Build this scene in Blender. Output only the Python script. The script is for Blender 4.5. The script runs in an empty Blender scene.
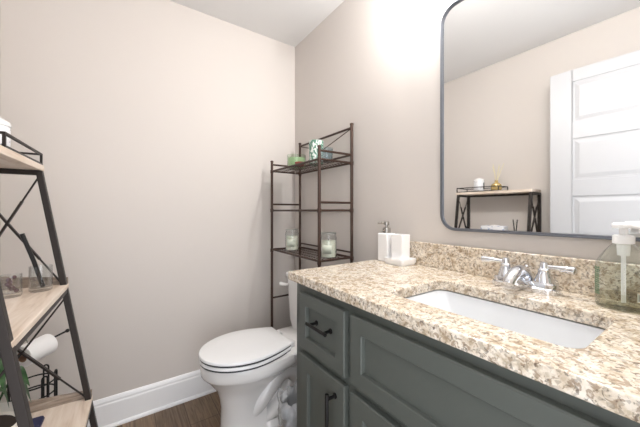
import bpy, bmesh, math, random
from mathutils import Vector, Matrix
random.seed(7)
PI = math.pi
C = bpy.context.scene.collection
S = bpy.context.scene

# ------------------------------------------------------------------ camera
cd = bpy.data.cameras.new('camera'); cam = bpy.data.objects.new('camera', cd); C.objects.link(cam)
cam.location = (0, 0, 1.14); cam.rotation_euler = (PI/2, 0, -math.radians(34.7))
cd.sensor_width = 36; cd.lens = 286/640*36; cd.shift_y = -2.5/640; cd.clip_start = 0.02
S.camera = cam
# ------------------------------------------------------------------ world, lights, exposure
w = bpy.data.worlds.new('world'); S.world = w; w.use_nodes = True
w.node_tree.nodes['Background'].inputs[0].default_value = (0.95, 0.98, 1.03, 1)
w.node_tree.nodes['Background'].inputs[1].default_value = 3.4
BULB = 19.5             # watts of each vanity bulb
S.view_settings.view_transform = 'Standard'; S.view_settings.look = 'None'
S.view_settings.gamma = 1; S.view_settings.use_curve_mapping = False
S.view_settings.exposure = 0.0

# ------------------------------------------------------------------ measurements (metres; camera stands in the doorway at x=0,y=0)
XL, XR, YB, YF, H = -0.45, 1.073, 1.882, -0.06, 2.375

# ------------------------------------------------------------------ materials
def lin(c):
    return tuple(((v/255)/12.92 if v/255 <= 0.04045 else ((v/255+0.055)/1.055)**2.4) for v in c) + (1,)
def mat(name, rgb, rough=0.5, metal=0.0, **kw):
    m = bpy.data.materials.new(name); m.use_nodes = True
    b = m.node_tree.nodes['Principled BSDF']
    b.inputs['Base Color'].default_value = lin(rgb); b.inputs['Roughness'].default_value = rough
    b.inputs['Metallic'].default_value = metal
    for k, v in kw.items(): b.inputs[k.replace('_', ' ')].default_value = v
    # faint surface variation, so that nothing is perfectly flat
    nt = m.node_tree; tc = nt.nodes.new('ShaderNodeTexCoord'); n = nt.nodes.new('ShaderNodeTexNoise')
    n.inputs['Scale'].default_value = 60; n.inputs['Detail'].default_value = 3
    nt.links.new(tc.outputs['Object'], n.inputs['Vector'])
    mr = nt.nodes.new('ShaderNodeMapRange'); mr.inputs[3].default_value = max(0.0, rough-0.04); mr.inputs[4].default_value = min(1, rough+0.04)
    nt.links.new(n.outputs['Fac'], mr.inputs[0]); nt.links.new(mr.outputs[0], b.inputs['Roughness'])
    return m
def ramp(nt, stops):
    r = nt.nodes.new('ShaderNodeValToRGB'); e = r.color_ramp.elements
    while len(e) > len(stops): e.remove(e[-1])
    while len(e) < len(stops): e.new(0.5)
    for el, (p, c) in zip(e, stops): el.position = p; el.color = lin(c)
    return r
def mapped(nt, scale):
    tc = nt.nodes.new('ShaderNodeTexCoord'); mp = nt.nodes.new('ShaderNodeMapping'); mp.inputs['Scale'].default_value = scale
    nt.links.new(tc.outputs['Object'], mp.inputs['Vector']); return mp.outputs[0]
def noise(nt, vec, scale, detail=4, rough=0.55, dist=0):
    n = nt.nodes.new('ShaderNodeTexNoise'); nt.links.new(vec, n.inputs['Vector'])
    n.inputs['Scale'].default_value = scale; n.inputs['Detail'].default_value = detail
    n.inputs['Roughness'].default_value = rough; n.inputs['Distortion'].default_value = dist
    return n.outputs['Fac']
def mixc(nt, fac, a, b, mode='MIX'):
    m = nt.nodes.new('ShaderNodeMix'); m.data_type = 'RGBA'; m.blend_type = mode
    for src, idx in ((fac, 0), (a, 6), (b, 7)):
        if isinstance(src, bpy.types.NodeSocket): nt.links.new(src, m.inputs[idx])
        else: m.inputs[idx].default_value = src
    return m.outputs[2]
def bump(nt, b, h, strength, dist=0.002):
    bp = nt.nodes.new('ShaderNodeBump'); bp.inputs['Strength'].default_value = strength; bp.inputs['Distance'].default_value = dist
    nt.links.new(h, bp.inputs['Height']); nt.links.new(bp.outputs[0], b.inputs['Normal'])
def wallpaint(name, rgb):
    m = mat(name, rgb, 0.6); nt = m.node_tree
    bump(nt, nt.nodes['Principled BSDF'], noise(nt, mapped(nt, (1, 1, 1)), 220, 2), 0.12, 0.0008); return m
def wood(name, stops, scale, axis_scale, rough=0.55, bumps=0.3):
    m = mat(name, stops[0][1], rough); nt = m.node_tree; b = nt.nodes['Principled BSDF']
    v = mapped(nt, axis_scale)
    n1 = noise(nt, v, scale, 6, 0.6, 0.6)
    r = ramp(nt, stops); nt.links.new(n1, r.inputs[0]); nt.links.new(r.outputs[0], b.inputs['Base Color'])
    bump(nt, b, n1, bumps); return m
def granite():
    m = mat('granite', (215, 200, 178), 0.2, 0, Specular_IOR_Level=0.7); nt = m.node_tree; b = nt.nodes['Principled BSDF']
    v = mapped(nt, (1, 1, 1))
    base = ramp(nt, [(0.30, (176, 156, 132)), (0.42, (218, 205, 186)), (0.55, (238, 230, 218)), (0.75, (246, 241, 233))])
    nt.links.new(noise(nt, v, 38, 5, 0.62, 0.5), base.inputs[0])
    vo = nt.nodes.new('ShaderNodeTexVoronoi'); vo.inputs['Scale'].default_value = 190; nt.links.new(v, vo.inputs['Vector'])
    grains = ramp(nt, [(0.0, (150, 140, 128)), (0.25, (216, 206, 190)), (0.6, (246, 240, 230)), (1.0, (255, 252, 246))])
    sep = nt.nodes.new('ShaderNodeSeparateColor'); nt.links.new(vo.outputs['Color'], sep.inputs[0])
    nt.links.new(sep.outputs[0], grains.inputs[0])
    c = mixc(nt, 0.6, base.outputs[0], grains.outputs[0], 'MULTIPLY')
    br = ramp(nt, [(0.55, (0, 0, 0)), (0.60, (225, 225, 225))]); nt.links.new(noise(nt, v, 80, 4, 0.6, 0.8), br.inputs[0])
    c = mixc(nt, br.outputs[0], c, lin((152, 129, 106)))
    dk = ramp(nt, [(0.575, (0, 0, 0)), (0.615, (205, 205, 205))])
    ofs = nt.nodes.new('ShaderNodeMapping'); ofs.inputs['Location'].default_value = (3.1, 7.7, 1.3); nt.links.new(v, ofs.inputs['Vector'])
    nt.links.new(noise(nt, ofs.outputs[0], 105, 4, 0.62, 0.6), dk.inputs[0])
    c = mixc(nt, dk.outputs[0], c, lin((62, 50, 42)))
    nt.links.new(c, b.inputs['Base Color']); return m
def floor_mat():
    m = mat('plank floor', (120, 100, 82), 0.42); nt = m.node_tree; b = nt.nodes['Principled BSDF']
    v = mapped(nt, (1, 1, 1))
    rot = nt.nodes.new('ShaderNodeMapping'); rot.inputs['Rotation'].default_value = (0, 0, PI/2); nt.links.new(v, rot.inputs['Vector'])
    bk = nt.nodes.new('ShaderNodeTexBrick'); nt.links.new(rot.outputs[0], bk.inputs['Vector'])
    bk.inputs['Scale'].default_value = 1; bk.inputs['Brick Width'].default_value = 1.2; bk.inputs['Row Height'].default_value = 0.15
    bk.inputs['Mortar Size'].default_value = 0.0016; bk.offset = 0.37
    bk.inputs['Color1'].default_value = lin((150, 129, 106)); bk.inputs['Color2'].default_value = lin((134, 113, 92)); bk.inputs['Mortar'].default_value = lin((84, 70, 58))
    g = ramp(nt, [(0.3, (150, 138, 126)), (0.5, (215, 208, 200)), (0.7, (255, 252, 246))])
    st = mapped(nt, (14, 0.9, 1)); nt.links.new(noise(nt, st, 5, 7, 0.65, 0.8), g.inputs[0])
    nt.links.new(mixc(nt, 1.0, bk.outputs['Color'], g.outputs[0], 'MULTIPLY'), b.inputs['Base Color']); return m
def clear(name, tint=(255, 255, 255), refl=0.6, rough=0.02):
    m = bpy.data.materials.new(name); m.use_nodes = True; nt = m.node_tree; nt.nodes.clear()
    out = nt.nodes.new('ShaderNodeOutputMaterial'); tr = nt.nodes.new('ShaderNodeBsdfTransparent'); gl = nt.nodes.new('ShaderNodeBsdfGlossy')
    tr.inputs[0].default_value = lin(tint); gl.inputs['Roughness'].default_value = rough
    fr = nt.nodes.new('ShaderNodeLayerWeight'); fr.inputs[0].default_value = 0.5
    pw = nt.nodes.new('ShaderNodeMath'); pw.operation = 'POWER'; pw.inputs[1].default_value = 2.6; nt.links.new(fr.outputs['Facing'], pw.inputs[0])
    ad = nt.nodes.new('ShaderNodeMath'); ad.operation = 'ADD'; ad.inputs[1].default_value = 0.05; nt.links.new(pw.outputs[0], ad.inputs[0])
    mu = nt.nodes.new('ShaderNodeMath'); mu.operation = 'MULTIPLY'; mu.inputs[1].default_value = refl; nt.links.new(ad.outputs[0], mu.inputs[0])
    mx = nt.nodes.new('ShaderNodeMixShader'); nt.links.new(mu.outputs[0], mx.inputs[0]); nt.links.new(tr.outputs[0], mx.inputs[1]); nt.links.new(gl.outputs[0], mx.inputs[2])
    nt.links.new(mx.outputs[0], out.inputs[0]); return m
def film():
    m = bpy.data.materials.new('white plastic film'); m.use_nodes = True; nt = m.node_tree; b = nt.nodes['Principled BSDF']
    b.inputs['Base Color'].default_value = lin((232, 234, 236)); b.inputs['Roughness'].default_value = 0.25; b.inputs['Alpha'].default_value = 0.4
    bump(nt, b, noise(nt, mapped(nt, (1, 1, 1)), 30, 4, 0.6, 1.0), 0.8, 0.01); return m
def emit(name, rgb, s):
    m = bpy.data.materials.new(name); m.use_nodes = True; nt = m.node_tree; b = nt.nodes['Principled BSDF']
    b.inputs['Base Color'].default_value = lin(rgb); b.inputs['Emission Color'].default_value = lin(rgb); b.inputs['Emission Strength'].default_value = s; return m
def leafpattern():
    m = mat('white ceramic with leaves', (238, 240, 236), 0.25); nt = m.node_tree; b = nt.nodes['Principled BSDF']
    r = ramp(nt, [(0.0, (58, 104, 88)), (0.49, (104, 146, 126)), (0.56, (226, 232, 226))])
    nt.links.new(noise(nt, mapped(nt, (1, 1, 0.6)), 55, 2, 0.5, 1.6), r.inputs[0]); nt.links.new(r.outputs[0], b.inputs['Base Color']); return m
def leaf():
    m = mat('leaf green', (44, 74, 40), 0.4); nt = m.node_tree; b = nt.nodes['Principled BSDF']
    r = ramp(nt, [(0.3, (24, 44, 24)), (0.55, (48, 80, 44)), (0.8, (104, 132, 92))])
    nt.links.new(noise(nt, mapped(nt, (1, 1, 1)), 30, 3, 0.6, 0.5), r.inputs[0]); nt.links.new(r.outputs[0], b.inputs['Base Color']); return m
def speckle(name, base, spot, thr, scale):
    m = mat(name, base, 0.4); nt = m.node_tree; b = nt.nodes['Principled BSDF']
    r = ramp(nt, [(thr, base), (thr+0.05, spot)]); nt.links.new(noise(nt, mapped(nt, (1, 1, 1)), scale, 2), r.inputs[0]); nt.links.new(r.outputs[0], b.inputs['Base Color']); return m

M = dict(
    wall=wallpaint('beige wall paint', (211, 204, 198)), ceil=wallpaint('white ceiling paint', (226, 225, 224)),
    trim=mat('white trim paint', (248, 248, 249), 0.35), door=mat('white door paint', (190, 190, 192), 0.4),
    floor=floor_mat(), granite=granite(),
    cab=mat('grey green cabinet paint', (86, 90, 85), 0.42), cabin=mat('cabinet shadow gap', (58, 61, 58), 0.6),
    black=mat('matte black metal', (24, 23, 23), 0.4, 0.3), iron=mat('dark iron', (52, 46, 43), 0.45, 0.5),
    bronze=mat('brown bronze metal', (72, 54, 46), 0.4, 0.4),
    frame=mat('gunmetal frame', (122, 126, 134), 0.3, 0.7), mirror=mat('silvered glass', (246, 247, 247), 0.0, 1.0),
    china=mat('white porcelain', (238, 236, 234), 0.1, 0, Coat_Weight=0.5), seat=mat('white seat plastic', (243, 243, 243), 0.22),
    basin=mat('white sink porcelain', (226, 228, 230), 0.1), chrome=mat('polished chrome', (226, 228, 232), 0.07, 1.0),
    gap=mat('dark seat gap shade', (70, 70, 72), 0.6),  # dark colour painted in for the shade in the toilet seat gaps
    white=mat('white ceramic', (244, 243, 242), 0.25), pump=mat('white pump plastic', (244, 245, 245), 0.3), steel=mat('brushed nickel', (176, 172, 166), 0.28, 0.9),
    glass=clear('clear glass', (252, 253, 253), 1.0), bottle=clear('clear bottle plastic', (247, 250, 247), 0.95), soap=clear('pale soap', (249, 248, 240), 0.4), greenglass=clear('green glass', (243, 249, 241), 0.7),
    wax=mat('cream wax', (230, 232, 214), 0.5, 0, Subsurface_Weight=0.1), greenwax=mat('pale green wax', (198, 218, 186), 0.5),
    lid=mat('silver lid', (170, 172, 168), 0.3, 0.9), label=mat('paper label', (206, 212, 196), 0.6), labelgreen=mat('green print', (84, 128, 96), 0.6), ink=mat('black print', (40, 40, 44), 0.6),
    redtin=mat('red brown tin', (132, 62, 46), 0.4), leafpat=leafpattern(), leaf=leaf(),
    ash=wood('pale ash wood', [(0.25, (176, 152, 130)), (0.45, (216, 198, 180)), (0.62, (230, 216, 202)), (0.8, (208, 188, 168))], 3.2, (9, 1.2, 9), 0.5, 0.15),
    bark=wood('weathered grey brown wood', [(0.3, (112, 96, 84)), (0.5, (150, 134, 120)), (0.7, (178, 164, 150))], 5, (2, 6, 22), 0.7, 0.5),
    paper=mat('white tissue paper', (246, 245, 244), 0.9), card=mat('brown cardboard', (150, 116, 92), 0.8),
    navy=mat('navy cotton', (40, 42, 74), 0.85), film=film(), bin=mat('dark grey bin plastic', (74, 76, 78), 0.5),
    jarlabel=speckle('white glaze with grey dots', (232, 232, 234), (120, 122, 130), 0.62, 70), jarblack=mat('black label', (18, 18, 19), 0.45),
    amber=mat('gold glass', (196, 170, 112), 0.15, 0.3), reed=mat('pale reed', (228, 218, 178), 0.7),
    blueprint=speckle('white card with blue print', (240, 241, 244), (108, 138, 190), 0.56, 26), pot=mat('cream planter glaze', (232, 226, 216), 0.4),
    bulb=emit('glowing bulb', (255, 253, 252), 40.0), backing=mat('grey mirror backing', (60, 60, 60), 0.7),
    soil=mat('dark potting soil', (44, 34, 28), 0.9),
)

# ------------------------------------------------------------------ mesh builder
def _frame(d):
    d = Vector(d).normalized(); u = d.orthogonal().normalized(); return u, d.cross(u)
class MB:
    def __init__(s): s.bm = bmesh.new()
    def box(s, x0, x1, y0, y1, z0, z1):
        v = [s.bm.verts.new(p) for p in ((x0, y0, z0), (x1, y0, z0), (x1, y1, z0), (x0, y1, z0), (x0, y0, z1), (x1, y0, z1), (x1, y1, z1), (x0, y1, z1))]
        for f in ((3, 2, 1, 0), (4, 5, 6, 7), (0, 1, 5, 4), (1, 2, 6, 5), (2, 3, 7, 6), (3, 0, 4, 7)): s.bm.faces.new([v[i] for i in f])
        return s
    def bar(s, a, b, w, h=None, up=(0, 0, 1)):            # rectangular bar from a to b
        a, b = Vector(a), Vector(b); h = h or w; d = (b-a).normalized()
        x = d.cross(Vector(up))
        if x.length < 1e-4: x = d.cross(Vector((0, 1, 0)))
        x.normalize(); y = x.cross(d); r = []
        for p in (a, b):
            r.append([s.bm.verts.new(p + x*i*w/2 + y*j*h/2) for i, j in ((-1, -1), (1, -1), (1, 1), (-1, 1))])
        for i in range(4): s.bm.faces.new((r[0][i], r[0][(i+1) % 4], r[1][(i+1) % 4], r[1][i]))
        s.bm.faces.new(r[0][::-1]); s.bm.faces.new(r[1]); return s
    def tube(s, pts, r, n=8, closed=False):
        pts = [Vector(p) for p in pts]; rr = r if isinstance(r, (list, tuple)) else [r]*len(pts)
        rings = []; N = len(pts); u = None
        for i, p in enumerate(pts):
            if closed: d = pts[(i+1) % N] - pts[i-1]
            else: d = pts[min(i+1, N-1)] - pts[max(i-1, 0)]
            d.normalize()
            if u is None: u = d.orthogonal().normalized()
            u = (u - d*u.dot(d)).normalized(); v = d.cross(u)
            rings.append([s.bm.verts.new(p + (u*math.cos(2*PI*k/n) + v*math.sin(2*PI*k/n))*rr[i]) for k in range(n)])
        for i in range(N if closed else N-1):
            A, B = rings[i], rings[(i+1) % N]
            for k in range(n): s.bm.faces.new((A[k], A[(k+1) % n], B[(k+1) % n], B[k]))
        if not closed: s.bm.faces.new(rings[0][::-1]); s.bm.faces.new(rings[-1])
        return s
    def loft(s, rings, cap0=True, cap1=True):
        R = [[s.bm.verts.new(p) for p in r] for r in rings]; n = len(R[0])
        for A, B in zip(R, R[1:]):
            for k in range(n): s.bm.faces.new((A[k], A[(k+1) % n], B[(k+1) % n], B[k]))
        if cap0: s.bm.faces.new(R[0][::-1])
        if cap1: s.bm.faces.new(R[-1])
        return s
    def lathe(s, c, prof, n=28, axis=(0, 0, 1), cap0=True, cap1=True):   # prof: (radius, height along axis)
        c = Vector(c); ax = Vector(axis).normalized(); u, v = _frame(ax)
        if axis == (0, 0, 1): u, v = Vector((1, 0, 0)), Vector((0, 1, 0))
        return s.loft([[c + ax*h + (u*math.cos(2*PI*k/n) + v*math.sin(2*PI*k/n))*max(r, 1e-5) for k in range(n)] for r, h in prof], cap0, cap1)
    def sphere(s, c, r, n=16):
        c = Vector(c); m = n//2
        return s.lathe(c, [(r*math.sin(PI*i/m), -r*math.cos(PI*i/m)) for i in range(m+1)], n)
    def build(s, name, m, parent=None, bevel=0, smooth=35, seg=2, solid=0, subd=0):
        bmesh.ops.remove_doubles(s.bm, verts=s.bm.verts, dist=1e-6)
        bmesh.ops.recalc_face_normals(s.bm, faces=s.bm.faces)
        me = bpy.data.meshes.new(name); o = bpy.data.objects.new(name, me)
        off = Vector((0, 0, 0)); q = parent
        while q is not None: off += q.location; q = q.parent
        bmesh.ops.translate(s.bm, verts=s.bm.verts, vec=-off)
        s.bm.to_mesh(me); s.bm.free(); me.materials.append(m); C.objects.link(o); o.parent = parent
        if smooth: 
            for p in me.polygons: p.use_smooth = True
            me.set_sharp_from_angle(angle=math.radians(smooth))
        if solid:
            q = o.modifiers.new('solid', 'SOLIDIFY'); q.thickness = solid; q.offset = -1
        if bevel:
            q = o.modifiers.new('bevel', 'BEVEL'); q.width = bevel; q.segments = seg; q.limit_method = 'ANGLE'; q.angle_limit = math.radians(35)
            q.harden_normals = False
        if subd:
            q = o.modifiers.new('subd', 'SUBSURF'); q.levels = subd; q.render_levels = subd
        return o
def tag(o, label, cat, group=None, kind=None):
    if label: o['label'] = label
    if cat: o['category'] = cat
    if group: o['group'] = group
    if kind: o['kind'] = kind
    return o
def thing(name, loc, label, cat, group=None):
    o = bpy.data.objects.new(name, None); o.empty_display_size = 0.05; C.objects.link(o); o.location = loc
    return tag(o, label, cat, group)
def struct(o, label=None):
    o['kind'] = 'structure'
    if label: o['label'] = label
    return o
def copy_tree(o, parent=None):
    c = o.copy(); C.objects.link(c); c.parent = parent
    for ch in [k for k in bpy.data.objects if k.parent == o]: copy_tree(ch, c)
    return c
def rrect(x0, x1, y0, y1, z, r, n=6):
    out = []
    for cx, cy, a0 in ((x1-r, y1-r, 0), (x0+r, y1-r, PI/2), (x0+r, y0+r, PI), (x1-r, y0+r, 1.5*PI)):
        for k in range(n+1):
            a = a0 + PI/2*k/n; out.append((cx + r*math.cos(a), cy + r*math.sin(a), z))
    return out

# ================================================================== the room
T = 0.1
struct(MB().box(XL-T, XR+T, YF-T, YB+T, -0.08, 0).build('floor', M['floor'], smooth=0), 'brown wood plank floor of the powder room')
struct(MB().box(XL-T, XR+T, YF-T, YB+T, H, H+0.08).build('ceiling', M['ceil'], smooth=0), 'flat white ceiling')
struct(MB().box(XL-T, XR+T, YB, YB+T, 0, H).build('wall_back', M['wall'], smooth=0), 'beige back wall behind the toilet')
struct(MB().box(XL-T, XL, YF, YB, 0, H).build('wall_left', M['wall'], smooth=0), 'beige left wall behind the ladder shelf, seen in the mirror')
struct(MB().box(XR, XR+T, YF, YB, 0, H).build('wall_right', M['wall'], smooth=0), 'beige right wall with the mirror and vanity')
DX0, DX1, DZ = -0.37, 0.40, 2.07
m = MB(); m.box(XL-T, DX0, YF-T, YF, 0, H); m.box(DX1, XR+T, YF-T, YF, 0, H); m.box(DX0, DX1, YF-T, YF, DZ, H)
struct(m.build('wall_front', M['wall'], smooth=0), 'beige front wall around the doorway')
def baseboard(name, label, a, b, nrm, shoe=True):
    a, b, nrm = Vector(a), Vector(b), Vector(nrm)
    prof = [(0, 0), (0.024, 0), (0.024, 0.008), (0.020, 0.015), (0.0145, 0.018), (0.0145, 0.122), (0.0135, 0.126), (0.0115, 0.130), (0.0115, 0.140), (0.008, 0.150), (0.004, 0.157), (0, 0.158)]
    if not shoe: prof = [(0, 0), (0.0145, 0)] + prof[5:]
    mb = MB(); mb.loft([[p + nrm*d + Vector((0, 0, z)) for d, z in prof] for p in (a, b)])
    return struct(mb.build(name, M['trim'], smooth=0), label)
baseboard('baseboard_back', 'tall white baseboard along the back wall', (XL, YB, 0), (XR, YB, 0), (0, -1, 0))
baseboard('baseboard_left', 'tall white baseboard along the left wall', (XL, 0.0, 0), (XL, YB-0.024, 0), (1, 0, 0), False)
baseboard('baseboard_right', 'white baseboard behind the toilet on the right wall', (XR, 0.97, 0), (XR, YB-0.024, 0), (-1, 0, 0))

# open door against the left wall (seen in the mirror)
hx, hy = -0.340, -0.02; ex, ey = -0.298, 0.709
dl = math.hypot(ex-hx, ey-hy); ang = math.atan2(ey-hy, ex-hx)
dr = bpy.data.objects.new('door_1', None); C.objects.link(dr); dr.location = (hx, hy, 0); dr['kind'] = 'structure'; dr['label'] = 'open white five panel door against the left wall, seen in the mirror'
def dplace(o): o.parent = dr; return o
th = 0.035
m = MB(); m.box(0, dl, 0, th-0.008, 0.012, 2.05)
st, rails = 0.115, []
z = 0.012
zs = [0.012, 0.20]; ph = 0.266
m2 = MB()
def dbox(x0, x1, z0, z1, y0=-0.0, y1=th): m.box(x0, x1, y0, y1, z0, z1)
dbox(0, st, 0.012, 2.05); dbox(dl-st, dl, 0.012, 2.05)
top = 2.05; tr = 0.075
zc = top - tr; edges = []
dbox(st, dl-st, zc, top)
for i in range(5):
    z1 = zc; z0 = z1 - 0.262; edges.append((z0, z1)); nz = z0 - (0.108 if i < 4 else z0 - 0.012)
    dbox(st, dl-st, nz, z0); zc = nz
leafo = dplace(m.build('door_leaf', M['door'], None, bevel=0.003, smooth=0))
for z0, z1 in edges:
    q = MB(); q.loft([rr for rr in ([(st+0.012, th-0.008, z0+0.012), (dl-st-0.012, th-0.008, z0+0.012), (dl-st-0.012, th-0.008, z1-0.012), (st+0.012, th-0.008, z1-0.012)],
                                    [(st+0.035, th-0.003, z0+0.035), (dl-st-0.035, th-0.003, z0+0.035), (dl-st-0.035, th-0.003, z1-0.035), (st+0.035, th-0.003, z1-0.035)])], cap0=False)
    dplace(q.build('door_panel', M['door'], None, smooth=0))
kb = MB(); kb.lathe((dl-0.06, 0, 0.95), [(0.03, 0), (0.03, -0.006), (0.011, -0.01), (0.011, -0.03), (0.026, -0.04), (0.026, -0.052), (0.0, -0.058)], 20, (0, 1, 0))
kb2 = MB(); kb2.lathe((dl-0.06, th, 0.95), [(0.03, 0), (0.03, 0.006), (0.011, 0.01), (0.011, 0.03), (0.028, 0.042), (0.026, 0.056), (0.0, 0.062)], 20, (0, 1, 0))
dplace(kb.build('door_knob', M['steel'])); dplace(kb2.build('door_knob', M['steel']))
# door local +y must face the room (+x): rotate so local x runs along the leaf, mirror by turning about z
dr.rotation_euler = (0, 0, ang)
for ch in [o for o in bpy.data.objects if o.parent == dr]:
    for v in ch.data.vertices: v.co.y = -v.co.y
    ch.data.flip_normals()
m = MB()
for (x0, x1, z0, z1) in ((DX0-0.045, DX0, 0, DZ+0.06), (DX1, DX1+0.06, 0, DZ+0.06), (DX0, DX1, DZ, DZ+0.06)): m.box(x0, x1, YF, YF+0.015, z0, z1)
struct(m.build('trim_1', M['trim'], bevel=0.003, smooth=0), 'white casing around the doorway')

# ================================================================== vanity
VY0, VY1 = YF, 0.955; FX = 0.553; CT = 0.908; CTH = 0.032
van = thing('vanity_cabinet', (0.80, 0.45, 0), 'dark grey-green shaker vanity cabinet with black bar pulls under the granite top', 'cabinet')
m = MB(); m.box(FX, XR-0.004, VY0+0.004, VY1, 0.09, CT-CTH-0.16); m.box(FX, FX+0.02, VY0+0.004, VY1, CT-CTH-0.16, CT-CTH-0.0005)
m.box(FX, XR-0.004, VY1-0.02, VY1, CT-CTH-0.16, CT-CTH-0.0005); m.box(FX, XR-0.004, VY0+0.004, VY0+0.02, CT-CTH-0.16, CT-CTH-0.0005); m.box(FX+0.06, XR-0.004, VY0+0.004, VY1-0.015, 0, 0.09)
m.build('body', M['cab'], van, bevel=0.0015, smooth=0)
def shaker(name, y0, y1, z0, z1, rail=0.052, bev=0.005):
    xf = FX-0.019; mb = MB()
    # frame ring with a sloped inner edge and a recessed field
    o = lambda a, x: [(x, y0+a, z0+a), (x, y1-a, z0+a), (x, y1-a, z1-a), (x, y0+a, z1-a)]
    mb.loft([o(0, FX-0.0006), o(0, xf+0.003), o(0.003, xf), o(rail, xf), o(rail+bev*0.3, xf+0.002), o(rail+bev*0.6, xf+0.0125), o(rail+bev, xf+0.013)])
    return mb.build(name, M['cab'], van, smooth=0)
def pull(parent, p, d, L=0.13):
    p, d = Vector(p), Vector(d); n = Vector((-1, 0, 0)); mb = MB()
    mb.tube([p - d*L/2 + n*0.032, p + d*L/2 + n*0.032], 0.0058, 10)
    for s in (-1, 1):
        q = p + d*s*(L/2-0.016); mb.tube([q, q + n*0.032], 0.005, 10); mb.lathe(q, [(0.009, 0), (0.009, 0.003), (0.005, 0.004)], 12, (-1, 0, 0))
    o = mb.build('handle', M['black'], parent); o['label'] = 'black bar pull'; return o
dw = shaker('drawer', 0.648, 0.905, 0.648, 0.845, 0.042); pull(dw, (FX-0.006, 0.770, 0.757), (0, 1, 0), 0.112)
d1 = shaker('door', 0.648, 0.905, 0.11, 0.625); pull(d1, (FX-0.019, 0.690, 0.498), (0, 0, 1), 0.19)
shaker('false_front', 0.075, 0.622, 0.648, 0.845, 0.045)
d2 = shaker('door', 0.352, 0.622, 0.11, 0.625); pull(d2, (FX-0.019, 0.380, 0.50), (0, 0, 1), 0.19)
d3 = shaker('door', 0.075, 0.345, 0.11, 0.625); pull(d3, (FX-0.019, 0.315, 0.50), (0, 0, 1), 0.19)

# granite worktop with the sink cut-out
bm = bmesh.new(); CX0, CX1, CY0, CY1 = 0.622, 0.888, 0.144, 0.564
ev = []
for loop in ([(0.526, YF+0.0005, CT), (XR-0.0005, YF+0.0005, CT), (XR-0.0005, 0.977, CT), (0.526, 0.977, CT)], rrect(CX0, CX1, CY0, CY1, CT, 0.035, 8)):
    vs = [bm.verts.new(p) for p in loop]; ev += [bm.edges.new((vs[i], vs[(i+1) % len(vs)])) for i in range(len(vs))]
r = bmesh.ops.triangle_fill(bm, edges=ev, use_beauty=True)
ex_ = bmesh.ops.extrude_face_region(bm, geom=bm.faces[:])
bmesh.ops.translate(bm, verts=[g for g in ex_['geom'] if isinstance(g, bmesh.types.BMVert)], vec=(0, 0, -CTH))
mb = MB(); mb.bm.free(); mb.bm = bm
tag(mb.build('granite_countertop', M['granite'], None, bevel=0.004, seg=3), 'speckled beige granite countertop with rectangular sink cut-out', 'countertop')
tag(MB().box(XR-0.021, XR-0.0005, YF+0.001, 0.976, CT, CT+0.098).build('granite_backsplash', M['granite'], None, bevel=0.003), 'low speckled granite backsplash strip along the wall under the mirror', 'backsplash')

# sink
sk = thing('undermount_sink', ((CX0+CX1)/2, (CY0+CY1)/2, 0.74), 'white rectangular undermount sink set into the granite top', 'sink')
zt = CT-CTH-0.0095; g = 0.006
rings = [rrect(CX0-0.02, CX1+0.02, CY0-0.02, CY1+0.02, zt, 0.05, 8), rrect(CX0-g, CX1+g, CY0-g, CY1+g, zt, 0.04, 8), rrect(CX0+0.0, CX1-0.0, CY0+0.004, CY1-0.004, zt-0.02, 0.04, 8),
         rrect(CX0+0.012, CX1-0.012, CY0+0.03, CY1-0.035, zt-0.105, 0.045, 8), rrect(CX0+0.03, CX1-0.03, CY0+0.055, CY1-0.065, zt-0.125, 0.045, 8), rrect(CX0+0.07, CX1-0.07, CY0+0.12, CY1-0.13, zt-0.130, 0.03, 8)]
m = MB(); m.loft(rings, cap0=False); bo = m.build('basin', M['basin'], sk, smooth=50)
q = bo.modifiers.new('solid', 'SOLIDIFY'); q.thickness = 0.008; q.offset = 1 
m = MB(); m.lathe((0.80, 0.352, zt-0.1295), [(0.024, 0), (0.024, 0.002), (0.018, 0.003), (0.006, 0.0015)], 24); m.build('drain', M['chrome'], sk)

# faucet
FXC, FYC = 0.992, 0.357
fa = thing('centerset_faucet', (FXC, FYC, CT), 'chrome two-lever centerset faucet standing behind the sink', 'faucet')
m = MB()
def stad(rx, L, z): 
    out = []
    for k in range(32):
        a = 2*PI*k/32; out.append((FXC + rx*math.sin(a), FYC + (L if math.cos(a) >= 0 else -L) + rx*math.cos(a), z))
    return out
m.loft([stad(0.032, 0.056, CT), stad(0.032, 0.056, CT+0.013), stad(0.028, 0.055, CT+0.016), stad(0.0275, 0.055, CT+0.026), stad(0.025, 0.054, CT+0.030), stad(0.02, 0.052, CT+0.031)])
m.build('base_plate', M['chrome'], fa, smooth=30)
for s in (1, -1):
    hy_ = FYC + s*0.0495
    m = MB(); m.lathe((FXC, hy_, CT+0.024), [(0.0245, 0), (0.0235, 0.008), (0.019, 0.022), (0.014, 0.034), (0.0145, 0.037), (0.0145, 0.041), (0.011, 0.045), (0.0105, 0.056), (0.0085, 0.061), (0.0, 0.0635)], 24)
    hd = m.build('handle', M['chrome'], fa)
    m = MB(); m.tube([(FXC, hy_, CT+0.073), (FXC-0.001, hy_+s*0.016, CT+0.0735), (FXC-0.002, hy_+s*0.03, CT+0.074), (FXC-0.004, hy_+s*0.060, CT+0.073), (FXC-0.0045, hy_+s*0.069, CT+0.0725), (FXC-0.005, hy_+s*0.072, CT+0.072)], [0.0065, 0.006, 0.007, 0.0105, 0.0105, 0.006], 14)
    m.build('lever', M['chrome'], hd)
m = MB()
sp = [(FXC+0.004, FYC, CT+0.020), (FXC+0.001, FYC, CT+0.036), (FXC-0.012, FYC, CT+0.050), (FXC-0.036, FYC, CT+0.056), (FXC-0.062, FYC, CT+0.053), (FXC-0.086, FYC, CT+0.044), (FXC-0.102, FYC, CT+0.034), (FXC-0.106, FYC, CT+0.028)]
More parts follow.
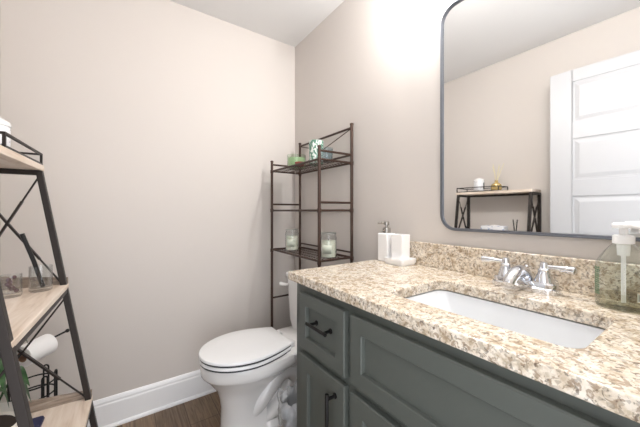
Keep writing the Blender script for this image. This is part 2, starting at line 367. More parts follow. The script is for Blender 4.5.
m.tube(sp, [0.024, 0.023, 0.021, 0.019, 0.0175, 0.016, 0.0145, 0.0135], 18); m.build('spout', M['chrome'], fa)
m = MB(); m.tube([(FXC+0.018, FYC, CT+0.022), (FXC+0.018, FYC, CT+0.062)], 0.003, 10); m.sphere((FXC+0.018, FYC, CT+0.064), 0.006, 12); m.build('lift_rod', M['chrome'], fa)

# mirror
MY0, MY1, MZ0, MZ1 = 0.03, 0.672, 1.064, 1.948
def rr_yz(a, x, r=0.062):
    return [(x, p[0], p[1]) for p in rrect(MY0+a, MY1-a, MZ0+a, MZ1-a, 0, max(r-a, 0.01), 8)]
mi = thing('wall_mirror', (XR, (MY0+MY1)/2, MZ0), 'large rounded-corner wall mirror in a thin dark metal frame above the vanity', 'mirror')
m = MB(); m.loft([rr_yz(0.0, XR-0.0008), rr_yz(0.0, XR-0.0185), rr_yz(0.0015, XR-0.020), rr_yz(0.004, XR-0.020), rr_yz(0.005, XR-0.017), rr_yz(0.009, XR-0.017), rr_yz(0.010, XR-0.0125), rr_yz(0.0105, XR-0.0008)], cap0=False, cap1=False)
m.build('frame', M['frame'], mi, smooth=40)
m = MB(); m.loft([rr_yz(0.0107, XR-0.001), rr_yz(0.0107, XR-0.0115)]); m.build('mirror_glass', M['mirror'], mi, smooth=20)

# vanity light above the mirror (just above the picture)
vl = thing('vanity_light', (XR, 0.43, 2.11), 'two-bulb metal vanity light on the wall above the mirror', 'light fixture')
MB().box(XR-0.022, XR-0.0008, 0.10, 0.76, 2.11, 2.20).build('wall_plate', M['steel'], vl, bevel=0.004)
for k in range(2):
    y = 0.16 + 0.54*k
    m = MB(); m.tube([(XR-0.022, y, 2.155), (XR-0.06, y, 2.175), (XR-0.078, y, 2.205)], 0.007, 10); ar = m.build('arm', M['steel'], vl)
    m = MB(); m.lathe((XR-0.078, y, 2.160), [(0.012, 0.05), (0.022, 0.045), (0.024, 0.01), (0.020, 0.008)], 20); m.build('socket', M['steel'], ar)
    m = MB(); m.lathe((XR-0.078, y, 2.095), [(0.0, 0.0), (0.016, 0.003), (0.028, 0.013), (0.033, 0.03), (0.029, 0.045), (0.017, 0.062), (0.013, 0.075)], 20); m.build('bulb', M['glass'], ar)
    m = MB(); m.sphere((XR-0.078, y, 2.128), 0.006, 14); m.build('filament', M['bulb'], ar)
    ld = bpy.data.lights.new('bulb_light', 'POINT'); ld.energy = BULB; ld.color = (1, 0.985, 0.98); ld.shadow_soft_size = 0.005
    lo_ = bpy.data.objects.new('bulb_light', ld); C.objects.link(lo_); lo_.location = (XR-0.078, y, 2.118)

# ================================================================== toilet
TY = 1.47
to = thing('toilet', (0.70, TY, 0), 'white two-piece toilet with closed lid and exposed trapway beside the vanity', 'toilet')
def egg(xf, xb, hw, z, n=40, tail=None, tp=0.52):
    # front half elliptic, back tapering to half-width tail
    tail = hw*0.7 if tail is None else tail; L = xb-xf; side = []
    for i in range(n//2+1):
        s = i/(n//2); s = (1-math.cos(PI*s/1.0))/2
        if s < tp: wd = hw*math.sqrt(max(0, 1-(1-s/tp)**2))
        else: wd = hw-(hw-tail)*((s-tp)/(1-tp))**1.7
        side.append((xf+L*s, wd))
    return [(x, TY+wd, z) for x, wd in side] + [(x, TY-wd, z) for x, wd in side[::-1][:-1]]
m = MB()
R_ = [(0.0, .405, .62, .108, .104), (.012, .402, .622, .109, .104), (.03, .412, .615, .100, .096), (.15, .412, .62, .096, .092), (.205, .402, .63, .100, .09), (.25, .385, .67, .116, .09),
      (.285, .358, .74, .143, .095), (.312, .336, .80, .163, .105), (.324, .323, .83, .176, .108), (.332, .317, .845, .182, .11), (.345, .315, .86, .184, .112), (.385, .313, .87, .186, .115), (.392, .316, .87, .183, .113)]
m.loft([egg(a, b, c, z, tail=t) for z, a, b, c, t in R_]); m.build('bowl', M['china'], to, smooth=45)
m = MB()                                     # rear deck under the tank
m.loft([rrect(0.72, 1.03, TY-0.12, TY+0.12, 0.30, 0.05), rrect(0.70, 1.045, TY-0.155, TY+0.155, 0.345, 0.05), rrect(0.70, 1.05, TY-0.165, TY+0.165, 0.388, 0.05), rrect(0.705, 1.045, TY-0.16, TY+0.16, 0.394, 0.05)])
m.loft([rrect(0.60, 0.92, TY-0.105, TY+0.105, 0.0, 0.05), rrect(0.60, 0.92, TY-0.105, TY+0.105, 0.022, 0.05), rrect(0.61, 0.91, TY-0.08, TY+0.08, 0.05, 0.04), rrect(0.74, 0.88, TY-0.05, TY+0.05, 0.32, 0.03)])
m.build('foot', M['china'], to, smooth=45)
m = MB()
for s in (-1, 1):
    y = TY+s*0.062
    m.tube([(0.50, TY+s*0.03, 0.04), (0.545, TY+s*0.05, 0.10), (0.59, y, 0.155), (0.645, y, 0.215), (0.70, y, 0.262), (0.755, y, 0.27), (0.80, y, 0.24), (0.825, y, 0.18), (0.83, y, 0.10), (0.83, y, 0.01)], [0.035, 0.045, 0.05, 0.052, 0.052, 0.05, 0.05, 0.05, 0.05, 0.052], 18)
    m.tube([(0.56, TY+s*0.03, -0.0), (0.62, TY+s*0.05, 0.035), (0.68, y, 0.08), (0.735, y, 0.14), (0.775, y, 0.20)], [0.0005, 0.03, 0.045, 0.045, 0.03], 16)
m.build('trapway', M['china'], to, smooth=60)
def slab(name, xf, xb, hw, z0, z1, tail, mt, r=0.006, dome=0):
    mb = MB(); rg = [egg(xf+r, xb-r*0.5, hw-r, z0, tail=tail-r), egg(xf, xb, hw, z0+r*0.6, tail=tail), egg(xf, xb, hw, z1-r, tail=tail), egg(xf+r*0.5, xb-r*0.4, hw-r*0.5, z1-r*0.3, tail=tail-r*0.5), egg(xf+r*1.8, xb-r, hw-r*1.8, z1, tail=tail-r*1.5)]
    if dome: rg.append(egg(xf+0.08, xb-0.06, hw-0.07, z1+dome, tail=tail-0.05))
    mb.loft(rg); return mb.build(name, mt, to, smooth=40)
slab('gap_shade', .312, .743, .182, .3915, .3990, .121, M['gap'], 0.001)  # dark filler standing in for shade between bowl and seat
slab('seat_ring', .308, .745, .187, .3985, .4165, .125, M['seat'])
slab('gap_shade', .310, .744, .183, .416, .4225, .122, M['gap'], 0.001)  # same dark filler as painted shade between seat and lid
slab('lid', .306, .750, .187, .422, .440, .125, M['seat'], 0.007, 0.004)
for s in (-1, 1):
    m = MB(); m.box(0.745, 0.785, TY+s*0.075-0.022, TY+s*0.075+0.022, 0.393, 0.424); m.build('hinge', M['seat'], to, bevel=0.006)
m = MB(); m.loft([rrect(0.895, 1.05, TY-0.165, TY+0.165, 0.393, 0.045), rrect(0.885, 1.055, TY-0.180, TY+0.180, 0.45, 0.045), rrect(0.875, 1.058, TY-0.192, TY+0.192, 0.718, 0.04)]); m.build('tank', M['china'], to, smooth=45)
m = MB(); m.loft([rrect(0.872, 1.06, TY-0.195, TY+0.195, 0.718, 0.04), rrect(0.866, 1.063, TY-0.20, TY+0.20, 0.723, 0.04), rrect(0.866, 1.063, TY-0.20, TY+0.20, 0.740, 0.04), rrect(0.874, 1.058, TY-0.192, TY+0.192, 0.746, 0.04)]); m.build('tank_lid', M['china'], to, smooth=45)
m = MB(); m.lathe((0.884, TY+0.150, 0.672), [(0.016, 0), (0.016, 0.008), (0.008, 0.010), (0.008, 0.028)], 20, (-1, 0, 0)); m.tube([(0.858, TY+0.150, 0.672), (0.850, TY+0.18, 0.671), (0.848, TY+0.195, 0.670)], [0.009, 0.012, 0.013], 14); m.sphere((0.848, TY+0.195, 0.670), 0.013, 14)
m.build('trip_lever', M['china'], to)

# small bin with a plastic bag between the toilet and the vanity
bi = thing('waste_bin', (0.655, 1.10, 0), 'small bin lined with a crumpled white plastic bag between toilet and vanity', 'bin')
m = MB(); m.lathe((0.655, 1.10, 0), [(0.065, 0), (0.068, 0.004), (0.085, 0.27), (0.088, 0.272), (0.083, 0.273), (0.066, 0.01), (0.0, 0.008)], 28); m.build('bucket', M['bin'], bi)
m = MB(); rnd = random.Random(3); rings = []
for i, (r, z) in enumerate([(0.088, 0.13), (0.092, 0.20), (0.094, 0.26), (0.100, 0.295), (0.094, 0.325), (0.084, 0.31), (0.072, 0.25), (0.064, 0.12)]):
    amp = [0.012, 0.010, 0.006, 0.012, 0.014, 0.008, 0.004, 0.002][i]; ph = rnd.random()*6
    rings.append([(0.655+(r+amp*(math.sin(5*a+ph)+0.6*math.sin(11*a+2*ph)))*math.cos(a), 1.10+(r+amp*(math.sin(5*a+ph)+0.6*math.sin(11*a+2*ph)))*math.sin(a), z+amp*1.3*math.sin(4*a+ph)) for a in [2*PI*k/56 for k in range(56)]])
m.loft(rings, cap0=False, cap1=False); bg = m.build('plastic_liner', M['film'], bi, smooth=80); bg['label'] = 'crumpled translucent white bag'

# ================================================================== over-the-toilet metal rack
RX0, RX1, RY0, RY1 = 0.831, 1.050, 1.207, 1.769
rk = thing('metal_shelf_rack', (0.94, 1.488, 0), 'tall open bronze metal shelf rack standing over the toilet tank', 'shelf rack')
def post(x, y, zt):
    mb = MB(); mb.tube([(x, y, 0), (x, y, zt)], 0.0085, 12); mb.lathe((x, y, zt), [(0.0085, -0.001), (0.0105, 0), (0.0105, 0.008), (0.004, 0.012)], 12)
    for z in (0.876, 1.143, 1.405): mb.lathe((x, y, z), [(0.0085, -0.012), (0.0108, -0.010), (0.0108, 0.010), (0.0085, 0.012)], 12)
    mb.lathe((x, y, 0), [(0.012, 0), (0.012, 0.012), (0.0085, 0.014)], 12)
    return mb.build('post', M['bronze'], rk)
for x, y, z in ((RX0, RY0, 1.468), (RX0, RY1, 1.468), (RX1, RY0, 1.618), (RX1, RY1, 1.618)): post(x, y, z)
for z in (0.882, 1.143, 1.407):
    m = MB()
    for x in (RX0, RX1): m.tube([(x, RY0, z), (x, RY1, z)], 0.0062, 10)
    for y in (RY0, RY1): m.tube([(RX0, y, z), (RX1, y, z)], 0.0062, 10)
    for k in range(1, 22): 
        y = RY0+(RY1-RY0)*k/22; m.tube([(RX0, y, z), (RX1, y, z)], 0.0013, 6)
    for k in (1, 2, 3):
        x = RX0+(RX1-RX0)*k/4; m.tube([(x, RY0, z-0.0025), (x, RY1, z-0.0025)], 0.0018, 6)
    m.build('wire_shelf', M['bronze'], rk)
for y in (RY0, RY1):
    for z in (1.185, 1.452, 0.555):
        m = MB(); m.tube([(RX0, y, z), (RX1, y, z)], 0.0062, 10); m.build('side_rail', M['bronze'], rk)
for z, r in ((1.603, 0.0062), (1.452, 0.0062), (0.91, 0.005)):
    m = MB(); m.tube([(RX1, RY0, z), (RX1, RY1, z)], r, 10); m.build('back_rail', M['bronze'], rk)
for za, zb in ((1.60, 1.455), (1.455, 1.60)):
    m = MB(); m.tube([(RX1, RY0, za), (RX1, RY1, zb)], 0.0026, 8); m.build('cross_wire', M['bronze'], rk)

def jar_candle(x, y, z, label, group, waxm):
    t = thing('jar_candle', (x, y, z), label, 'candle', group)
    m = MB(); m.lathe((x, y, z), [(0.0, 0.0), (0.041, 0.0), (0.044, 0.004), (0.044, 0.112), (0.040, 0.122), (0.041, 0.130), (0.0385, 0.130), (0.0375, 0.121), (0.0415, 0.111), (0.0415, 0.007), (0.0, 0.006)], 32, cap0=False, cap1=False); m.build('jar', M['glass'], t)
    m = MB(); m.lathe((x, y, z), [(0.0, 0.0075), (0.0405, 0.0075), (0.0408, 0.094), (0.034, 0.096), (0.0, 0.095)], 32); w_ = m.build('wax', waxm, t)
    m = MB(); m.tube([(x, y, z+0.094), (x+0.001, y, z+0.106)], 0.0012, 6); m.build('wick', M['ink'], w_)
    m = MB(); m.lathe((x, y, z), [(0.030, 0.131), (0.0425, 0.131), (0.0425, 0.1365), (0.041, 0.138), (0.0, 0.138)], 32); m.build('lid', M['lid'], t)
    m = MB(); n = 14; a0 = math.atan2(-y, -x)-0.75
    m.loft([[(x+0.0446*math.cos(a0+1.1*k/n), y+0.0446*math.sin(a0+1.1*k/n), z+zz) for zz in (0.028, 0.074)] for k in range(n+1)], False, False) if False else None
    for k in range(n):
        a, b = a0+1.1*k/n, a0+1.1*(k+1)/n
        vs = [m.bm.verts.new((x+0.0446*math.cos(q), y+0.0446*math.sin(q), z+zz)) for q, zz in ((a, 0.028), (b, 0.028), (b, 0.074), (a, 0.074))]; m.bm.faces.new(vs)
    m.build('label', M['label'], t, solid=0.0004)
    return t
ZS = 0.8842
jar_candle(0.931, 1.262, ZS, 'lidded cream jar candle nearer the counter on the lower rack shelf', 'jar candles on the rack', M['wax'])
jar_candle(0.913, 1.640, ZS, 'lidded pale jar candle by the far posts on the lower rack shelf', 'jar candles on the rack', M['wax'])
ZT = 1.4085
gc = thing('green_candle', (0.915, 1.585, ZT), 'wide pale green glass candle bowl on the rack top shelf', 'candle')
m = MB(); m.lathe((0.915, 1.585, ZT), [(0.0, 0.0), (0.048, 0.0), (0.057, 0.006), (0.060, 0.03), (0.060, 0.085), (0.0575, 0.085), (0.0575, 0.03), (0.05, 0.008), (0.0, 0.006)], 32, cap0=False, cap1=False); m.build('bowl', M['greenglass'], gc)
m = MB(); m.lathe((0.915, 1.585, ZT), [(0.0, 0.007), (0.049, 0.0085), (0.0565, 0.03), (0.0565, 0.066), (0.0, 0.066)], 32); wx = m.build('wax', M['greenwax'], gc)
for k in range(3):
    a = 2*PI*k/3; m = MB(); m.tube([(0.915+0.025*math.cos(a), 1.585+0.025*math.sin(a), ZT+0.065), (0.915+0.025*math.cos(a), 1.585+0.025*math.sin(a), ZT+0.076)], 0.0012, 6); m.build('wick', M['ink'], wx)
m = MB(); m.lathe((0.875, 1.478, ZT), [(0.0, 0.0), (0.026, 0.0), (0.027, 0.002), (0.027, 0.015), (0.0285, 0.016), (0.0285, 0.023), (0.027, 0.024), (0.0, 0.024)], 24)
tag(m.build('small_tin', M['redtin'], None), 'tiny red-brown tin between the green candle and leaf-print candle', 'tin')
lc = thing('leaf_print_candle', (0.925, 1.375, ZT), 'tall white candle glass with green leaf print on the rack top shelf', 'candle')
m = MB(); m.lathe((0.925, 1.375, ZT), [(0.0, 0.0), (0.038, 0.0), (0.041, 0.003), (0.043, 0.135), (0.041, 0.136), (0.039, 0.10), (0.038, 0.006), (0.0, 0.005)], 32, cap0=False, cap1=False); m.build('glass', M['leafpat'], lc)
m = MB(); m.lathe((0.925, 1.375, ZT), [(0.0, 0.0055), (0.0375, 0.0065), (0.0385, 0.099), (0.0, 0.099)], 32); m.build('wax', M['wax'], lc)
gt = thing('glass_tumbler', (0.925, 1.272, ZT), 'short clear bluish tumbler behind the front post on the rack top shelf', 'glass')
m = MB(); m.lathe((0.925, 1.272, ZT), [(0.0, 0.0), (0.030, 0.0), (0.033, 0.004), (0.036, 0.075), (0.034, 0.075), (0.031, 0.012), (0.0, 0.010)], 28, cap0=False, cap1=False); m.build('cup', clear('bluish glass', (232, 240, 243), 0.9), gt)

# ================================================================== things on the counter
sd = thing('soap_dispenser', (1.015, 0.92, CT), 'square white soap dispenser with a silver pump beside the tray', 'soap dispenser')
MB().box(0.985, 1.045, 0.889, 0.950, CT, CT+0.130).build('bottle', M['white'], sd, bevel=0.006, seg=3)
m = MB(); m.lathe((1.015, 0.92, CT+0.130), [(0.0, 0), (0.018, 0), (0.018, 0.022), (0.015, 0.025), (0.006, 0.027), (0.006, 0.036), (0.012, 0.037), (0.012, 0.052), (0.0, 0.054)], 20)
m.tube([(1.015, 0.92, CT+0.176), (1.000, 0.945, CT+0.177), (0.994, 0.955, CT+0.175)], [0.0065, 0.0055, 0.005], 10); m.build('pump', M['steel'], sd)
m = MB(); m.loft([rrect(0.960, 1.044, 0.783, 0.880, CT, 0.012), rrect(0.953, 1.050, 0.776, 0.886, CT+0.012, 0.014), rrect(0.953, 1.050, 0.776, 0.886, CT+0.027, 0.014), rrect(0.957, 1.046, 0.780, 0.882, CT+0.027, 0.012), rrect(0.960, 1.042, 0.783, 0.878, CT+0.021, 0.010)])
tag(m.build('soap_tray', M['white'], None), 'shallow white ceramic tray under the square tumbler on the counter', 'tray')
m = MB(); m.loft([rrect(0.982, 1.036, 0.802, 0.866, CT+0.0215, 0.008), rrect(0.981, 1.037, 0.801, 0.867, CT+0.128, 0.008), rrect(0.983, 1.035, 0.803, 0.865, CT+0.130, 0.007), rrect(0.987, 1.031, 0.807, 0.861, CT+0.130, 0.006), rrect(0.987, 1.031, 0.807, 0.861, CT+0.04, 0.006)])
tag(m.build('square_tumbler', M['white'], None), 'square white ceramic tumbler standing on the small tray', 'tumbler')

bx, by = 0.992, 0.150
sb = thing('soap_bottle', (bx, by, CT), 'large clear plastic hand soap bottle with white pump at the right of the faucet', 'soap bottle')
m = MB(); m.lathe((bx, by, CT), [(0.0, 0.0), (0.046, 0.0), (0.050, 0.004), (0.050, 0.098), (0.0485, 0.106), (0.043, 0.118), (0.031, 0.138), (0.022, 0.150), (0.0165, 0.154), (0.0165, 0.165)], 40, cap0=False, cap1=False); m.build('body', M['bottle'], sb)
m = MB(); m.lathe((bx, by, CT), [(0.0, 0.003), (0.045, 0.003), (0.048, 0.006), (0.048, 0.030), (0.0, 0.030)], 36); m.build('liquid_soap', M['soap'], sb)
m = MB(); m.lathe((bx, by, CT), [(0.014, 0.152), (0.0195, 0.154), (0.0195, 0.172), (0.016, 0.174), (0.008, 0.176), (0.008, 0.190), (0.020, 0.191), (0.021, 0.200), (0.017, 0.204), (0.0, 0.205)], 24, cap0=False)
m.tube([(bx-0.01, by, CT+0.197), (bx-0.03, by-0.022, CT+0.199), (bx-0.043, by-0.036, CT+0.195)], [0.008, 0.0065, 0.0055], 10)
m.tube([(bx, by, CT+0.17), (bx, by, CT+0.012)], 0.0045, 10); m.lathe((bx, by, CT+0.125), [(0.011, 0.0), (0.0125, 0.03)], 16); m.build('pump', M['pump'], sb)
def patch(parent, name, cx, cy, r, a0, a1, z0, z1, mt):
    mb = MB(); n = max(1, int(abs(a1-a0)/0.12))
    for k in range(n):
        a, b = a0+(a1-a0)*k/n, a0+(a1-a0)*(k+1)/n
        mb.bm.faces.new([mb.bm.verts.new((cx+r*math.cos(q), cy+r*math.sin(q), z)) for q, z in ((a, z0), (b, z0), (b, z1), (a, z1))])
    return mb.build(name, mt, parent, solid=0.0003)
ca = math.atan2(-by, -bx)       # towards the camera
def strips(name, items, mt):
    mb = MB()
    for a0, a1, z0, z1 in items:
        n = max(1, int(abs(a1-a0)/0.1))
        for k in range(n):
            a, b = ca+a0+(a1-a0)*k/n, ca+a0+(a1-a0)*(k+1)/n
            mb.bm.faces.new([mb.bm.verts.new((bx+0.0504*math.cos(q), by+0.0504*math.sin(q), CT+z)) for q, z in ((a, z0), (b, z0), (b, z1), (a, z1))])
    return mb.build(name, mt, sb, smooth=0)
rn = random.Random(5)
it = []
for i in range(13):
    a = -1.42; zz = 0.092-i*0.0052
    while a < -0.95:
        L = rn.uniform(0.04, 0.12); it.append((a, min(a+L, -0.93), zz, zz+0.0034)); a += L+0.03
strips('back_print', it, M['labelgreen'])
strips('barcode_panel', [(0.44, 0.85, 0.026, 0.047)], M['label'])
strips('barcode', [(0.47+0.03*k, 0.47+0.03*k+(0.018 if k % 3 else 0.010), 0.029, 0.045) for k in range(12)], M['ink'])

# ================================================================== ladder shelf by the left wall
LY0, LY1 = 0.812, 1.330
LT = 1.274
def fx(z): return -0.2285+0.159*(LT-z)       # x of the front leg at height z
RXL = -0.405
ls = thing('ladder_shelf', (-0.25, 1.09, 0), 'dark iron ladder shelf with pale wood shelves leaning by the left wall', 'shelf')
for y in (LY0, LY1):
    m = MB(); m.bar((fx(0), y, 0), (fx(LT), y, LT), 0.017, 0.019, (0, 1, 0)); m.build('leg', M['iron'], ls, bevel=0.0015, smooth=0)
    m = MB(); m.bar((RXL, y, 0), (RXL, y, LT), 0.020, 0.020, (0, 1, 0)); m.build('leg', M['iron'], ls, bevel=0.0015, smooth=0)
    for za, zb in ((1.262, 0.888), (0.842, 0.468)):
        for p, q in (((fx(za), y, za), (RXL, y, zb)), ((RXL, y, za), (fx(zb)-0.004, y, zb))):
            p, q = Vector(p), Vector(q); m = MB(); m.tube([p, q], 0.0028, 8)
            off = Vector((0, 0.005 if p.x > q.x else -0.005, 0))
            m.bar(p.lerp(q, 0.24)+off*0, p.lerp(q, 0.76)+off*0, 0.006, 0.011, (0, 1, 0)); m.build('cross_brace', M['iron'], ls, smooth=0)
    m = MB(); m.bar((RXL, y, LT-0.006), (fx(LT)+0.004, y, LT-0.006), 0.018, 0.016); m.build('top_rail', M['iron'], ls, smooth=0)
for z, top in ((1.276, True), (0.868, False), (0.447, False)):
    xf = fx(z)+0.008; th_ = 0.020 if top else 0.016
    MB().box(RXL-0.006, xf, LY0-0.008, LY1+0.02, z, z+th_).build('shelf_board', M['ash'], ls, bevel=0.002, smooth=0)
    if not top:
        m = MB(); m.bar((xf-0.005, LY0, z-0.006), (xf-0.005, LY1, z-0.006), 0.010, 0.012); m.bar((RXL, LY0, z-0.006), (RXL, LY1, z-0.006), 0.010, 0.012)
        for y in (LY0, LY1): m.bar((RXL, y, z-0.006), (xf-0.005, y, z-0.006), 0.010, 0.012)
        m.build('shelf_rail', M['iron'], ls, smooth=0)
        for y in (LY1+0.008,):          # weathered raised end lips with a wavy top edge
            prof = []; n = 16
            for k in range(n+1):
                t = k/n; hgt = 0.018+0.034*(0.5-0.5*math.cos(PI*min(1, t*1.25)))+0.005*math.sin(7*t+0.6); prof.append((xf-0.002+(RXL-0.004-xf)*t, hgt))
            lo = [(x, z+th_) for x, h in prof]; hi = [(x, z+th_+h) for x, h in prof]
            poly = lo + hi[::-1]; mb = MB()
            mb.loft([[(x, yy, zz) for x, zz in poly] for yy in (y, y+0.012)]); mb.build('end_lip', M['bark'], ls, smooth=0)
    else:
        m = MB(); m.bar((RXL, LY0, z-0.008), (RXL, LY1, z-0.008), 0.014, 0.016); m.build('shelf_rail', M['iron'], ls, smooth=0)

# wire tray on the top shelf with its contents
TZ = 1.296; t0x, t1x, t0y, t1y = -0.400, -0.226, 1.02, 1.340
tr_ = thing('wire_tray', (-0.32, 1.17, TZ), 'low black wire-framed tray on the top wooden shelf', 'tray')
m = MB()
for z in (TZ+0.003, TZ+0.036):
    P = [(t0x, t0y, z), (t1x, t0y, z), (t1x, t1y, z), (t0x, t1y, z)]
    for a, b in zip(P, P[1:]+P[:1]): m.bar(a, b, 0.0062)
for x in (t0x, t1x):
    for y in (t0y, t1y): m.bar((x, y, TZ+0.0005), (x, y, TZ+0.039), 0.0062)
m.build('frame', M['iron'], tr_, smooth=0)
MB().box(t0x+0.002, t1x-0.002, t0y+0.002, t1y-0.002, TZ+0.001, TZ+0.004).build('base', M['bronze'], tr_, smooth=0)
TB = TZ+0.0043
jx, jy = -0.300, 1.195
js = thing('lidded_jar', (jx, jy, TB), 'white jar with black side label and domed lid in the wire tray', 'jar')
m = MB(); m.lathe((jx, jy, TB), [(0.0, 0.0), (0.036, 0.0), (0.038, 0.003), (0.038, 0.080), (0.036, 0.083), (0.0, 0.083)], 32); m.build('body', M['jarlabel'], js)
m = MB(); m.lathe((jx, jy, TB+0.083), [(0.039, 0.0), (0.040, 0.003), (0.038, 0.012), (0.022, 0.024), (0.0, 0.028)], 32); m.build('lid', M['white'], js)
cj = math.atan2(-jy, -jx); patch(js, 'label', jx, jy, 0.0384, cj-1.5, cj-0.05, 0.02+TB, 0.072+TB, M['jarblack'])
df = thing('reed_diffuser', (-0.33, 1.075, TB), 'round gold reed diffuser bottle with pale reeds in the wire tray', 'diffuser')
m = MB(); m.lathe((-0.33, 1.075, TB), [(0.0, 0.0), (0.030, 0.0), (0.037, 0.008), (0.039, 0.03), (0.034, 0.052), (0.016, 0.066), (0.012, 0.070), (0.013, 0.084), (0.010, 0.085)], 28); m.build('bottle', M['amber'], df)
for dx_, dy_, hh in ((0.0, -0.055, 0.215), (0.01, 0.02, 0.215), (-0.02, 0.035, 0.20), (0.02, -0.03, 0.19), (-0.015, -0.015, 0.21)):
    m = MB(); m.tube([(-0.33, 1.075, TB+0.05), (-0.33+dx_*0.5, 1.075+dy_*0.5, TB+0.05+hh*0.45), (-0.33+dx_, 1.075+dy_, TB+hh)], 0.0022, 6); m.build('reed', M['reed'], df)

# glasses and sticks on the middle shelf
MZ = 0.8845
def tumbler(x, y, label, r=0.030, h=0.072):
    t = thing('small_glass', (x, y, MZ), label, 'glass', 'small glasses on the middle shelf')
    m = MB(); m.lathe((x, y, MZ), [(0.0, 0.0), (r*0.9, 0.0), (r, 0.004), (r, h), (r-0.0022, h), (r-0.0022, 0.012), (0.0, 0.010)], 28, cap0=False, cap1=False); m.build('cup', M['glass'], t)
    return t
g1 = tumbler(-0.268, 1.225, 'short clear glass with plum beads inside on the middle wooden shelf', 0.024, 0.066)
m = MB(); rg = random.Random(2)
for k in range(9):
    a, rr = rg.random()*6.28, rg.random()*0.013; m.sphere((-0.268+rr*math.cos(a), 1.225+rr*math.sin(a), MZ+0.018+0.005*k), 0.0062, 8)
tag(m.build('glass_beads', mat('plum beads', (92, 60, 66), 0.2), None), 'small pile of plum beads inside the short glass on the shelf', 'beads', None, 'stuff')
g2 = tumbler(-0.212, 1.268, 'taller clear glass holding a black stick on the middle wooden shelf', 0.028, 0.080)
m = MB(); m.tube([(-0.207, 1.268, MZ+0.012), (-0.228, 1.262, MZ+0.10), (-0.252, 1.255, MZ+0.185)], 0.0058, 10)
tag(m.build('black_stick', M['black'], None), 'thick black stick leaning in the taller glass', 'stick')
vx, vy = -0.335, 0.945
hv = thing('glass_bottle', (vx, vy, MZ), 'small dark diffuser bottle with two black reeds, seen in the mirror below the shelf top', 'diffuser')
m = MB(); m.lathe((vx, vy, MZ), [(0.0, 0.0), (0.026, 0.0), (0.029, 0.005), (0.029, 0.055), (0.02, 0.07), (0.010, 0.075), (0.010, 0.09), (0.008, 0.091)], 24); m.build('bottle', M['frame'], hv)
for s in (-1, 1):
    m = MB(); m.tube([(vx, vy, MZ+0.05), (vx+s*0.004, vy+s*0.013, MZ+0.19)], 0.0038, 8); m.build('reed', M['black'], hv)
tb = thing('tissue_box', (-0.352, 1.10, MZ), 'white tissue box with blue print on the middle shelf, seen in the mirror', 'tissue box')
MB().box(-0.400, -0.305, 1.015, 1.185, MZ, MZ+0.136).build('box', M['blueprint'], tb, bevel=0.006)
m = MB(); m.loft([[(-0.3525+rr*math.cos(a)*0.6, 1.10+rr*math.sin(a)*(1.2+0.3*math.sin(3*a)), MZ+zz) for a in [2*PI*k/20 for k in range(20)]] for rr, zz in ((0.03, 0.1362), (0.028, 0.139), (0.018, 0.142), (0.004, 0.144))]); m.build('tissue', M['paper'], tb)

# bottom shelf: planter and folded cloth
BZ = 0.4635; px, py = -0.285, 1.05
pl = thing('potted_plant', (px, py, BZ), 'dark green trailing houseplant in a cream pot on the bottom wooden shelf', 'plant')
m = MB(); m.lathe((px, py, BZ), [(0.0, 0.0), (0.058, 0.0), (0.066, 0.004), (0.088, 0.125), (0.094, 0.150), (0.090, 0.151), (0.084, 0.130), (0.0, 0.128)], 36, cap0=False, cap1=False); m.build('pot', M['pot'], pl)
m = MB(); m.lathe((px, py, BZ), [(0.083, 0.129), (0.0, 0.134)], 24, cap0=False, cap1=False); m.build('soil', M['soil'], pl)
def leafmesh(mb, base, tip, wid, sag=0.02, twist=0):
    base, tip = Vector(base), Vector(tip); d = tip-base; side = d.cross(Vector((0, 0, 1)))
    side = side.normalized() if side.length > 1e-4 else Vector((1, 0, 0)); side = Matrix.Rotation(twist, 3, d.normalized()) @ side; n = 9; rows = []
    for i in range(n+1):
        t = i/n; c = base+d*t+Vector((0, 0, sag*math.sin(PI*t)*2)); wv = wid*math.sin(PI*t**0.75)*0.5+0.0008; nm = side.cross(d).normalized()
        rows.append([mb.bm.verts.new(c-side*wv+nm*wv*0.25), mb.bm.verts.new(c), mb.bm.verts.new(c+side*wv+nm*wv*0.25)])
    for A, B in zip(rows, rows[1:]):
        for k in range(2): mb.bm.faces.new((A[k], A[k+1], B[k+1], B[k]))
rl = random.Random(11)
for i in range(26):
    a = rl.random()*2*PI; r0 = 0.02+0.03*rl.random(); r1 = 0.055+0.055*rl.random(); z1 = BZ+0.16+0.17*rl.random()
    tipx = max(px+r1*math.cos(a), -0.40); m = MB()
    dr_ = Vector((tipx-px, r1*math.sin(a), 0))
    b0 = Vector((px, py, BZ+0.13))+dr_*0.25; mid = Vector((px, py, z1+0.02))+dr_*0.55
    m.tube([b0, (b0+mid)/2+Vector((0, 0, 0.01)), mid], 0.0018, 6)
    leafmesh(m, mid, Vector((tipx, py+r1*math.sin(a), z1-0.085*rl.random())), 0.034+0.018*rl.random(), 0.015, rl.uniform(-0.9, 0.9))
    m.build('leaf', M['leaf'], pl, smooth=60)
m = MB(); m.loft([rrect(-0.262, -0.205, 1.190, 1.275, BZ, 0.008), rrect(-0.264, -0.203, 1.188, 1.277, BZ+0.007, 0.008), rrect(-0.262, -0.205, 1.190, 1.275, BZ+0.014, 0.008)])
tag(m.build('folded_cloth', M['navy'], None), 'folded navy cloth on the bottom wooden shelf', 'cloth')

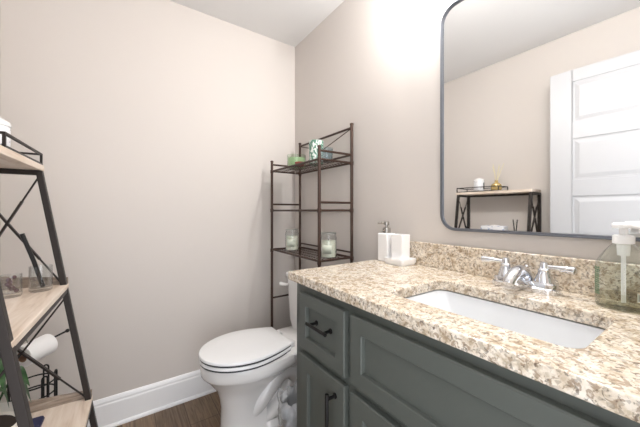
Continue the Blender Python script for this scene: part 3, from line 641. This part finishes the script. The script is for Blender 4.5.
# the ladder shelf stands slightly turned: everything on it turns with it
pv = Vector((-0.25, 1.33, 0)); RT = Matrix.Translation(pv) @ Matrix.Rotation(math.radians(-2.2), 4, 'Z') @ Matrix.Translation(-pv)
for nm in ('ladder_shelf', 'wire_tray', 'lidded_jar', 'reed_diffuser', 'small_glass', 'small_glass.001', 'glass_beads', 'black_stick', 'glass_bottle', 'tissue_box', 'potted_plant', 'folded_cloth'):
    o = bpy.data.objects[nm]; mw = RT @ Matrix.Translation(o.location); o.location = mw.to_translation(); o.rotation_euler = mw.to_euler()

# black wire toilet paper stand behind the ladder shelf, with its roll
n0 = Vector((-0.322, 1.585, 0.582)); n1 = Vector((-0.225, 1.705, 0.592)); ax = (n1-n0).normalized()
sx, sy = -0.165, 1.62
ps = thing('toilet_paper_stand', (-0.30, 1.66, 0), 'black wire toilet paper stand with looped basket behind the ladder shelf', 'paper stand')
pb = n0-ax*0.045
m = MB(); m.lathe((-0.30, 1.66, 0), [(0.0, 0.0), (0.085, 0.0), (0.085, 0.006), (0.08, 0.009), (0.0, 0.009)], 28); m.build('base', M['black'], ps)
m = MB(); m.tube([(pb.x, pb.y, 0.009), (pb.x, pb.y, 0.54), (pb.x+0.004, pb.y+0.004, 0.567), (pb.x+ax.x*0.03, pb.y+ax.y*0.03, 0.579), n0, n1, n1+ax*0.030], 0.0042, 10); m.sphere(n1+ax*0.032, 0.0085, 12); m.tube([(pb.x, pb.y, 0.006), (-0.30, 1.65, 0.006)], 0.004, 8); m.build('post', M['black'], ps)
m = MB()
def hoop(z, r=0.066): 
    m.tube([(-0.30+r*math.cos(a)*1.0, 1.66+r*math.sin(a), z) for a in [2*PI*k/28 for k in range(28)]], 0.0032, 8, True)
for z in (0.425, 0.378, 0.20): hoop(z)
for a in (-1.9, -0.95, -0.2, 1.2, 2.6, 3.9):
    c = Vector((-0.30, 1.66, 0)); d = 0.10/0.058; P = []
    for s in (-1, 1):
        aa = a+s*0.13; P.append(Vector((c.x+0.0695*math.cos(aa), c.y+0.0695*math.sin(aa), 0)))
    tz = 0.452
    arc = [P[0].lerp(P[1], (1-math.cos(t))/2)+Vector((0, 0, tz+0.010*math.sin(t))) for t in [PI*k/8 for k in range(9)]]
    m.tube([P[0]+Vector((0, 0, 0.007)), P[0]+Vector((0, 0, 0.25))]+arc+[P[1]+Vector((0, 0, 0.25)), P[1]+Vector((0, 0, 0.007))], 0.0032, 8)
m.build('wire_basket', M['black'], ps)
tp = thing('toilet_paper_roll', n0, 'white toilet paper roll on the black stand behind the ladder shelf', 'toilet paper')
m = MB(); m.lathe(n0, [(0.0205, 0.0), (0.042, 0.0), (0.0425, 0.002), (0.0425, 0.101), (0.042, 0.103), (0.0205, 0.103)], 36, tuple(ax), False, False); m.build('paper', M['paper'], tp)
m = MB(); m.lathe(n0, [(0.0205, -0.0005), (0.0205, 0.1035), (0.0190, 0.1035), (0.0190, -0.0005), (0.0205, -0.0005)], 28, tuple(ax), False, False); m.build('core', M['card'], tp)
# let the roll hang on its rod
tp.location.z -= 0.0145
